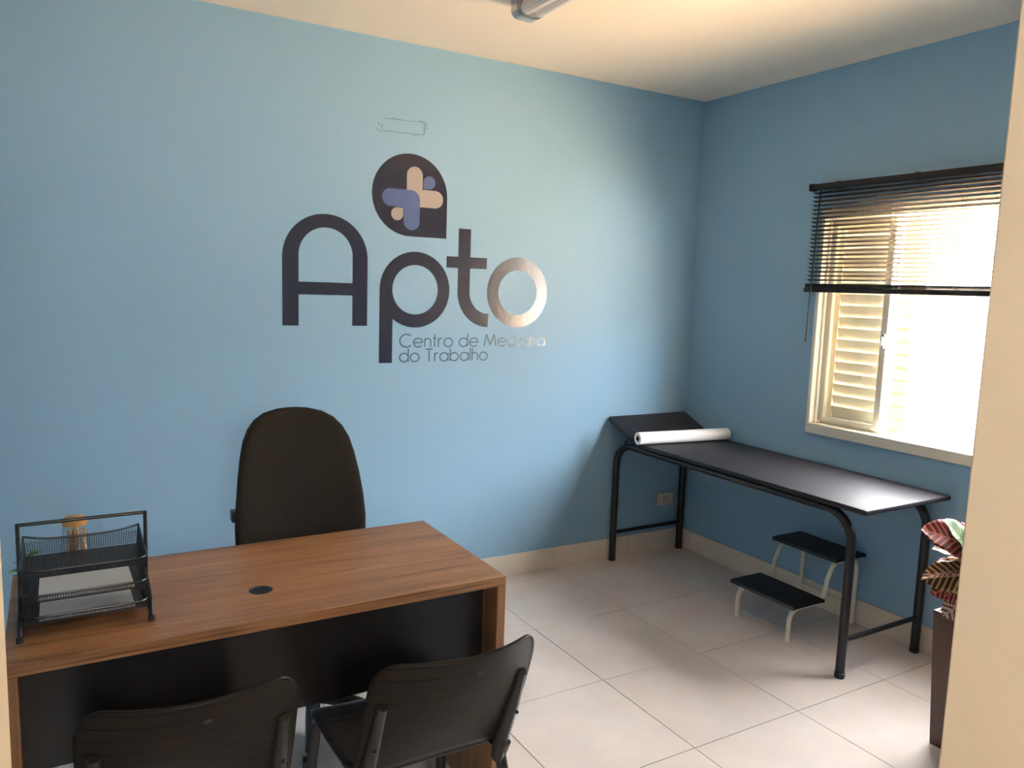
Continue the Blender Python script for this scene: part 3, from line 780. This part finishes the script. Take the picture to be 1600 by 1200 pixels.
# small leafy cup behind the tray
cp = thing('potted_succulent', 'small green leafy plant in a cup behind the left side of the tray', 'plant', (-3.372, -1.215, DH))
obj('cup', lathe(new(), [(0, 0), (.022, 0), (.028, .055), (.026, .055), (.021, .004), (0, .004)], 20), 'terracotta', cp, smooth=True)
obj('soil', lathe(new(), [(0, .045), (.024, .045), (.024, .041), (0, .041)], 16), 'soil', cp)
for k in range(9):
    a = k * 2.4; l = .035 + .012 * (k % 3); zz = .05 + .035 * (k % 4) / 3
    b = new(); grid_surface(b, lambda u, v: (l * u * math.cos(a) - (v - .5) * .022 * math.sin(u * PI * .93 + .1) * math.sin(a), l * u * math.sin(a) + (v - .5) * .022 * math.sin(u * PI * .93 + .1) * math.cos(a), zz + .022 * u - .02 * u * u), 6, 4)
    solid(obj('leaf', b, 'succulent', cp, smooth=True), .0016)
obj('stem', tube(new(), [(0, 0, .044), (0, 0, .09)], .003, 6), 'stem', cp)

# ------------------------------------------------------------------ planter with croton
pp = thing('potted_croton', 'colourful croton plant in a tall dark brown planter by the door frame', 'potted plant', (-.545, -2.165, 0))
b = new()
hb_, ht, hp = .125, .147, .49
lo = [b.verts.new((x * hb_, y * hb_, 0)) for x, y in ((-1, -1), (1, -1), (1, 1), (-1, 1))]
hi = [b.verts.new((x * ht, y * ht, hp)) for x, y in ((-1, -1), (1, -1), (1, 1), (-1, 1))]
inn = [b.verts.new((x * (ht - .012), y * (ht - .012), hp)) for x, y in ((-1, -1), (1, -1), (1, 1), (-1, 1))]
dwn = [b.verts.new((x * (ht - .018), y * (ht - .018), hp - .05)) for x, y in ((-1, -1), (1, -1), (1, 1), (-1, 1))]
b.faces.new(lo[::-1])
mids = []
for k in range(4):   # each side is folded along a diagonal
    k2 = (k + 1) % 4
    mdp = (lo[k].co * .35 + lo[k2].co * .15 + hi[k].co * .15 + hi[k2].co * .35); nrm = Vector((mdp.x, mdp.y, 0)).normalized()
    mv = b.verts.new((lo[k].co + hi[k2].co) / 2 + nrm * .008)
    b.faces.new((lo[k], lo[k2], mv)); b.faces.new((lo[k2], hi[k2], mv)); b.faces.new((hi[k2], hi[k], mv)); b.faces.new((hi[k], lo[k], mv))
    b.faces.new((hi[k], hi[k2], inn[k2], inn[k])); b.faces.new((inn[k], inn[k2], dwn[k2], dwn[k]))
obj('planter', b, 'pot', pp)
obj('soil', bx(-ht + .016, ht - .016, -ht + .016, ht - .016, hp - .05, hp - .035, bev=.004), 'soil', pp)
def leaf_mesh(L, Wd, curl, mat):
    b = new()
    def f(u, v):
        wv = Wd * math.sin(PI * min(1, u ** .9)) ** .62 if 0 < u < 1 else 0
        a = 2 * v - 1
        return (L * u, a * wv, -curl * L * u * u + .18 * abs(a) * wv + .05 * L * u + .003 * math.sin(u * 22) * a)
    grid_surface(b, f, 14, 8)
    me = bpy.data.meshes.new('leaf'); bmesh.ops.remove_doubles(b, verts=b.verts[:], dist=1e-5); b.to_mesh(me); b.free()
    for p in me.polygons: p.use_smooth = True
    me.materials.append(mat); return me
LM = [leaf_mesh(.15, .052, .18, mt) for mt in LEAF]
def add_leaf(base, tip, roll, kind, sc=1.0):
    base, tip = Vector(base), Vector(tip)
    d = (tip - base); L = d.length; d.normalize()
    side = d.cross(Vector((0, 0, 1))).normalized(); side = -side
    up = d.cross(side).normalized()
    if up.z < 0: up = -up; side = -side
    mt = Matrix((d, up.cross(d), up)).transposed().to_4x4()
    mt = Matrix.Translation(base) @ mt @ Matrix.Rotation(roll, 4, 'X') @ Matrix.Diagonal((L / .15, sc * L / .15, L / .15, 1))
    o = bpy.data.objects.new('leaf', LM[kind]); COL.objects.link(o); o.parent = pp; o.matrix_local = mt
    solid(o, .0010)
P0 = Vector((-.545, -2.165, 0))
stems = [((-.05, .02), .84), ((.04, .03), .80), ((0, -.05), .74)]
for (sx, sy), z in stems:
    obj('stem', tube(new(), [(sx * .3, sy * .3, hp - .04), (sx * .8, sy * .8, .62), (sx, sy, z)], .007, 8), 'stem', pp, smooth=True)
# leaves that show past the door frame: base and tip in room coordinates
vis = [((-.61, -2.11, .715), (-.765, -2.005, .795), -.75, 0, 1.05),
       ((-.655, -2.115, .690), (-.728, -2.062, .835), -.45, 1, 1.35),
       ((-.63, -2.11, .690), (-.745, -2.030, .735), -.3, 3, .9),
       ((-.62, -2.10, .675), (-.730, -2.035, .688), .15, 2, .75),
       ((-.62, -2.11, .655), (-.785, -2.018, .640), .05, 2, .8),
       ((-.62, -2.12, .640), (-.780, -2.025, .625), -.9, 3, .95),
       ((-.62, -2.11, .605), (-.755, -2.045, .575), -.8, 0, .9),
       ((-.63, -2.12, .590), (-.735, -2.085, .555), -1.0, 3, .9),
       ((-.61, -2.13, .590), (-.735, -2.085, .500), -1.15, 2, 1.1),
       ((-.60, -2.13, .760), (-.640, -2.085, .850), -.7, 0, 1.0)]
for bs, tp, rl_, kd, sc in vis: add_leaf(Vector(bs) - P0, Vector(tp) - P0, rl_, kd, sc)
for k in range(26):
    a = k * 2.399; z = .58 + .19 * (k / 25)
    if .5 < (a % (2 * PI)) / PI < 1.05: a += PI
    sx, sy = stems[k % 3][0]
    l = .15 + .05 * random.random()
    add_leaf((sx * .9, sy * .9, z), (sx + l * math.cos(a), sy + l * math.sin(a), z + random.uniform(-.03, .05)), random.uniform(-.3, .3), k % 4, random.uniform(.8, 1.1))
